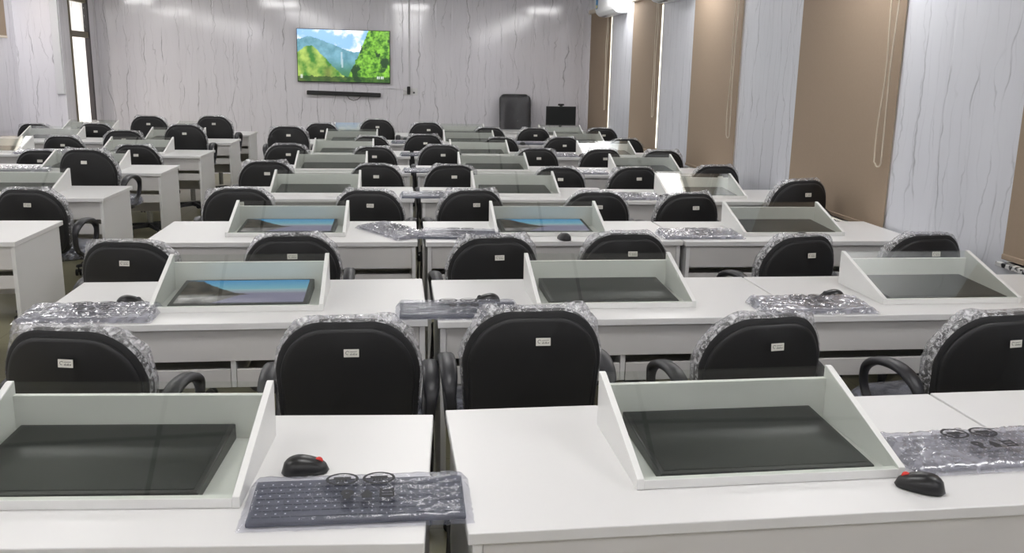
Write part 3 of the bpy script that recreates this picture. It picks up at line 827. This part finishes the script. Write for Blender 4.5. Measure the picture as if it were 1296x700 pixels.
for cx in (-.036, .040):
    ring_mark(cx, .130, .034, .029, .0058)
    box(bm, cx - .0285, cx + .0285, .127, .131, .0362, .0365)
    for k in range(4): box(bm, cx - .012 + k * .006, cx - .008 + k * .006, .114 + (k % 2) * .005, .1272, .0362, .0365)
    box(bm, cx - .018, cx + .018, .1308, .140, .0362, .0365)
    mark_done()
ring_mark(-.022, .066, .014, .014, .010, 14); box(bm, -.029, -.015, .040, .053, .0362, .0365); mark_done()
prism(bm, [(.004, .054), (.032, .054), (.018, .080)], 'z', .0362, .0365); box(bm, .008, .028, .042, .054, .0362, .0365); mark_done()
for k in range(3): box(bm, .0475, .0685, .043 + k * .0125, .050 + k * .0125, .0362, .0365)
box(bm, .043, .048, .043, .080, .0362, .0365); box(bm, .068, .073, .043, .080, .0362, .0365); mark_done()
bm.free()
kb_n = [0]
def keyboard(label, x, y, rz, marks=True, milky=False, keys=True):
    i = kb_n[0]; kb_n[0] += 1
    t = thing('keyboard', label, 'keyboard', (x, y, DESK_Z + .0008), rz, 'grey keyboards sealed in clear plastic bags')
    k = obj('keyboard_body', ME_KB, t, (0, 0, .001))
    if keys:
        q = obj('keycaps', ME_KEYS, k); q['kind'] = 'stuff'
        q = obj('key_legends', ME_LEG, k); q['kind'] = 'stuff'
    b = obj('plastic_bag', ME_BAGS[i % 3 + (3 if milky else 0)], t)
    b['label'] = 'clear crinkled plastic bag'
    if marks:
        for me in ME_MARKS: obj('printed_mark', me, b)
    return t
keyboard('grey bagged keyboard bridging the gap between the two nearest desks', -.097, 1.655, .0)
keyboard('grey bagged keyboard right of the nearest middle desk hood', 1.365, 1.795, .045, milky=True)
keyboard('grey bagged keyboard at left end of left desk, second row', -1.105, 3.165, .005, milky=True)
keyboard('grey bagged keyboard between left and middle desks, second row', .195, 3.15, -.01)
keyboard('grey bagged keyboard left of the right desk hood, second row', 1.56, 3.155, -.015, milky=True)
keyboard('grey bagged keyboard lying aslant right of left hood, third row', -.14, 4.88, -1.03, milky=True)
keyboard('grey bagged keyboard between left and middle hoods, third row', .285, 4.715, -.12)
keyboard('grey bagged keyboard left of the right desk hood, third row', 1.62, 4.70, 0, milky=True)
keyboard('grey bagged keyboard between left and middle hoods, fourth row', .20, 6.26, 0, keys=False)
keyboard('grey bagged keyboard left of the right desk hood, fourth row', 1.60, 6.20, 0, milky=True, keys=False)
keyboard('grey bagged keyboard between left and middle hoods, fifth row', .22, 7.84, 0, keys=False, marks=False)
keyboard('grey bagged keyboard left of the right desk hood, fifth row', 1.56, 7.78, 0, milky=True, keys=False, marks=False)
keyboard('grey bagged keyboard between left and middle hoods, sixth row', .19, 9.36, 0, keys=False, marks=False)
keyboard('grey bagged keyboard left of the right desk hood, sixth row', 1.60, 9.37, 0, milky=True, keys=False, marks=False)
keyboard('grey bagged keyboard left of the right desk hood, seventh row', 1.52, 10.93, 0, keys=False, marks=False)
keyboard('grey bagged keyboard between left and middle hoods, seventh row', .08, 10.93, 0, keys=False, marks=False)
keyboard('pale shiny bagged keyboard on wall desk of left block, sixth row', -3.52, 9.30, .02, milky=True, keys=False, marks=False)
keyboard('pale shiny bagged keyboard left of aisle hood, left block, fifth row', -3.10, 7.80, 0, milky=True, keys=False, marks=False)
keyboard('grey bagged keyboard left of aisle hood, left block, seventh row', -3.16, 10.85, 0, keys=False, marks=False)

def mouse_pt(a, f, t):
    """t along the length 0 (tail) .. 1 (nose), f height factor"""
    return None
bm = bmesh.new(); rings = []
for i in range(17):
    t = i / 16; y = -.052 + .104 * t
    e = math.sqrt(max(0, 1 - abs(2 * t - 1) ** 3.0))
    w = .0305 * e * (1 - .10 * sm(.35, .75, t)) + .0004; h = (.037 * (1 - .35 * sm(.35, 1, t))) * (max(0, 1 - abs(2 * t - 1) ** 3.4)) ** .55 + .001
    ring = []
    for k in range(20):
        a = PI * k / 19
        ring.append((w * math.copysign(abs(math.cos(a)) ** .75, math.cos(a)), y, .002 + h * math.sin(a) ** .8))
    rings.append(ring)
loft(bm, rings)
ME_MOUSE = mesh_from_bm('mouse_body', bm, M_MOUSE, True)
bm = bmesh.new(); loft(bm, [[(dx, .030 + .009 * math.cos(2 * PI * k / 16) * f, .0245 + .009 * math.sin(2 * PI * k / 16) * f) for k in range(16)] for dx, f in ((-.0035, .9), (-.002, 1), (.002, 1), (.0035, .9))])
ME_WHEEL = mesh_from_bm('scroll_wheel', bm, M_ARM, True)
ME_WHEELR = ME_WHEEL.copy(); ME_WHEELR.materials.clear(); ME_WHEELR.materials.append(M_RED)
def mouse(label, x, y, rz, red=False):
    t = thing('mouse', label, 'mouse', (x, y, DESK_Z + .0004), rz, 'black computer mice')
    obj('mouse_body', ME_MOUSE, t)
    w_ = obj('scroll_wheel', ME_WHEELR if red else ME_WHEEL, t)
    if red: w_['label'] = 'red scroll wheel'
R90 = PI / 2
mouse('black mouse with red wheel behind bagged keyboard, nearest left desk', -.222, 1.905, -R90 + .12, True)
mouse('black mouse with red wheel at front edge of nearest middle desk', 1.115, 1.715, R90 - .62, True)
mouse('black mouse behind the keyboard on left desk, second row', -1.01, 3.40, -R90)
mouse('black mouse left of the middle desk hood, second row', .315, 3.37, R90)
mouse('black mouse behind the keyboard on right desk, second row', 1.71, 3.375, R90)
mouse('black mouse in front of left desk hood, third row', -.56, 4.735, R90)
mouse('black mouse in front of middle desk hood, third row', .845, 4.695, .3)
mouse('black mouse in front of right desk hood, third row', 2.16, 4.69, R90 + .3)
mouse('black mouse left of left desk hood, fourth row', -1.02, 6.45, R90)
mouse('black mouse left of middle desk hood, fourth row', .44, 6.34, .5)
mouse('black mouse left of right desk hood, fourth row', 1.84, 6.24, R90)
mouse('black mouse left of the right desk hood, sixth row', 1.86, 9.40, .4)
mouse('black mouse on the middle desk, seventh row, by hood', 1.42, 10.92, .4)
mouse('black mouse on the middle desk, farthest row', 1.30, 12.25, R90)

# ------------------------------------------------------------------ cables hanging in the gap between left and middle desks
for i, r in enumerate((1, 2, 3, 4)):
    ox, oy, th = desks[r, 'M1']; gx = (ox + desks[r, 'M2'][0]) / 2
    y = oy + .10
    bm = bmesh.new()
    for k in range(2):
        pts = [(.004 * math.sin(q_ * .9 + k * 2), k * .014 + .006 * math.sin(q_ * .7 + i), .70 - .69 * q_ / 12) for q_ in range(13)]
        tube(bm, pts, .0036, 6)
    o = obj('power_cable', mesh_from_bm('power_cable', bm, M_CABLE, True), None, (gx + (.008 if r == 1 else 0), y, 0))
    tag(o, 'pair of black cables hanging between left and middle desks, %s' % RN[r], 'cable', 'black cables in the gap between desks')

# ------------------------------------------------------------------ teacher's corner at the back wall
TY = 13.25
t = thing('teacher_table', 'white plain table by back wall carrying the upright monitor', 'table', (1.95, TY, 0), 0)
obj('tabletop', box_me('tabletop', M_LAM, -.88, .88, 0, .55, DESK_Z - .025, DESK_Z, bev=.003), t)
for s in (-1, 1):
    obj('side_panel', box_me('side_panel', M_LAM, s * .86 - .01, s * .86 + .01, .02, .52, .001, DESK_Z - .0255), t)
obj('front_panel', box_me('front_panel', M_LAM, -.849, .849, .03, .05, .10, DESK_Z - .0255), t)
t = thing('monitor', 'upright black desktop monitor with webcam in the back right corner', 'monitor', (2.325, TY + .25, DESK_Z + .0005), .03)
bm = bmesh.new(); box(bm, -.225, .225, -.02, .012, .085, .365, bev=.006); obj('casing', mesh_from_bm('casing', bm, M_BEZEL), t)
obj('screen', box_me('screen', M_DARKSCREEN, -.215, .215, -.0212, -.0202, .10, .355), t)
bm = bmesh.new(); box(bm, -.02, .02, .013, .035, .012, .20, bev=.004); obj('stand_neck', mesh_from_bm('stand_neck', bm, M_BEZEL), t)
bm = bmesh.new(); box(bm, -.10, .10, -.07, .10, 0, .012, bev=.004); obj('stand_foot', mesh_from_bm('stand_foot', bm, M_BEZEL), t)
wc = thing('webcam', 'small black webcam clipped on top of the upright monitor', 'webcam', (2.322, TY + .242, DESK_Z + .0005 + .3655), .03)
bm = bmesh.new(); box(bm, -.045, .045, -.018, .016, .010, .038, bev=.008); obj('camera_body', mesh_from_bm('camera_body', bm, M_BEZEL), wc)
bm = bmesh.new(); box(bm, -.02, .02, -.016, .014, 0, .011, bev=.002); obj('clip', mesh_from_bm('clip', bm, M_BEZEL), wc)
bm = bmesh.new(); loft(bm, [[(.009 * math.cos(2 * PI * k / 16) * f, yy, .024 + .009 * math.sin(2 * PI * k / 16) * f) for k in range(16)] for yy, f in ((-.0175, 1), (-.021, .95), (-.0212, .3))])
obj('lens', mesh_from_bm('lens', bm, M_DARKSCREEN), wc)
# executive chair facing the room
EX, EY = 1.70, 13.92
t = thing('executive_chair', 'high-backed black leather executive chair against back wall under plastic', 'chair', (EX, EY, 0), .03)
def rr_ring(w, h, cz, y, r=.09, n=10, cx=0):
    R = []
    for (sx, sz, a0) in ((1, 1, 0), (-1, 1, PI / 2), (-1, -1, PI), (1, -1, 1.5 * PI)):
        for k in range(n): a = a0 + PI / 2 * k / n; R.append((cx + sx * (w - r) + r * math.cos(a), y, cz + sz * (h - r) + r * math.sin(a)))
    return R
lean = lambda R: [(x, y + .16 * (z - .5) + .05 * (x / .25) ** 2 * -1, z) for x, y, z in R]
bm = bmesh.new(); loft(bm, [lean(rr_ring(w, h, .885, y)) for w, h, y in ((.15, .28, -.035), (.21, .345, -.028), (.235, .368, -.005), (.245, .375, .025), (.235, .365, .05), (.2, .33, .06))])
eb = obj('backrest', mesh_from_bm('backrest', bm, M_LEATHER, True), t)
bm = bmesh.new(); nx, ny = 30, 40; V = {}
for j in range(ny + 1):
    for i in range(nx + 1):
        u, v = i / nx * 2 - 1, j / ny
        x, z = u * .235, .55 + v * .70
        nz = noise.fractal(Vector((u * 3, v * 5, 2.2)), 1.0, 2.0, 4)
        V[i, j] = bm.verts.new((x, -.052 + .16 * (z - .5) - .05 * (x / .25) ** 2 + .014 * nz + .03 * abs(u) ** 6 , z))
for j in range(ny):
    for i in range(nx): bm.faces.new([V[i, j], V[i + 1, j], V[i + 1, j + 1], V[i, j + 1]])
q = obj('plastic_cover', mesh_from_bm('plastic_cover', bm, plastic_film('chair_cover_film', (.93, .93, .95), (.22, .22, .25), 9, lo=.5, hi=.75, base=.0, top=.12, gloss=.28), True), eb)
bm = bmesh.new(); loft(bm, [[(x * s * .25, -.24 + y * s * .25, z) for x, y in [(math.copysign(abs(math.cos(2 * PI * k / 40)) ** .5, math.cos(2 * PI * k / 40)), math.copysign(abs(math.sin(2 * PI * k / 40)) ** .5, math.sin(2 * PI * k / 40))) for k in range(40)]] for s, z in ((.85, .40), (.98, .42), (1, .47), (.95, .51), (.7, .525), (.1, .525))])
obj('seat', mesh_from_bm('seat', bm, M_LEATHER, True), t)
for s in (-1, 1):
    bm = bmesh.new(); tube(bm, [(s * .24, -.05, .46), (s * .28, -.03, .60), (s * .285, -.10, .69), (s * .285, -.30, .69), (s * .28, -.36, .60), (s * .25, -.33, .46)], .024, 10)
    obj('armrest', mesh_from_bm('armrest', bm, M_ARM, True), t)
bm = bmesh.new(); cyl(bm, 0, -.22, .1, .4, .028); obj('gas_lift', mesh_from_bm('gas_lift', bm, M_CHROME), t)
eb2 = obj('star_base', ME_BASE, t, (0, -.42, 0))
for k in range(5):
    a = 2 * PI * k / 5 + .3; obj('caster', ME_CAST, eb2, (math.cos(a) * .245, .20 + math.sin(a) * .245, 0))

# ------------------------------------------------------------------ world, camera, output
W = bpy.data.worlds.new('daylight'); S.world = W; W.use_nodes = True
bg = W.node_tree.nodes['Background']; bg.inputs[0].default_value = (1.0, .94, .83, 1); bg.inputs[1].default_value = 4.0
f, pitch, roll, yaw, hc = 1148.48, .22378, .018525, .120826, .87829
cp, sp, cy, sy, cr, sr = math.cos(pitch), math.sin(pitch), math.cos(yaw), math.sin(yaw), math.cos(roll), math.sin(roll)
fw = Vector((sy * cp, cy * cp, -sp)); rt = Vector((cy, -sy, 0)); up = rt.cross(fw)
r2 = rt * cr + up * sr; u2 = -rt * sr + up * cr
cam = bpy.data.cameras.new('camera'); co = bpy.data.objects.new('camera', cam); C.objects.link(co)
cam.sensor_fit = 'HORIZONTAL'; cam.sensor_width = 36; cam.lens = f / 1296 * 36; cam.clip_start = .05
co.matrix_world = Matrix(((r2.x, u2.x, -fw.x, 0), (r2.y, u2.y, -fw.y, 0), (r2.z, u2.z, -fw.z, hc + DESK_Z), (0, 0, 0, 1)))
S.camera = co
S.view_settings.view_transform = 'Standard'; S.view_settings.look = 'None'
S.view_settings.gamma = 1; S.view_settings.use_curve_mapping = False
S.view_settings.exposure = 0.03
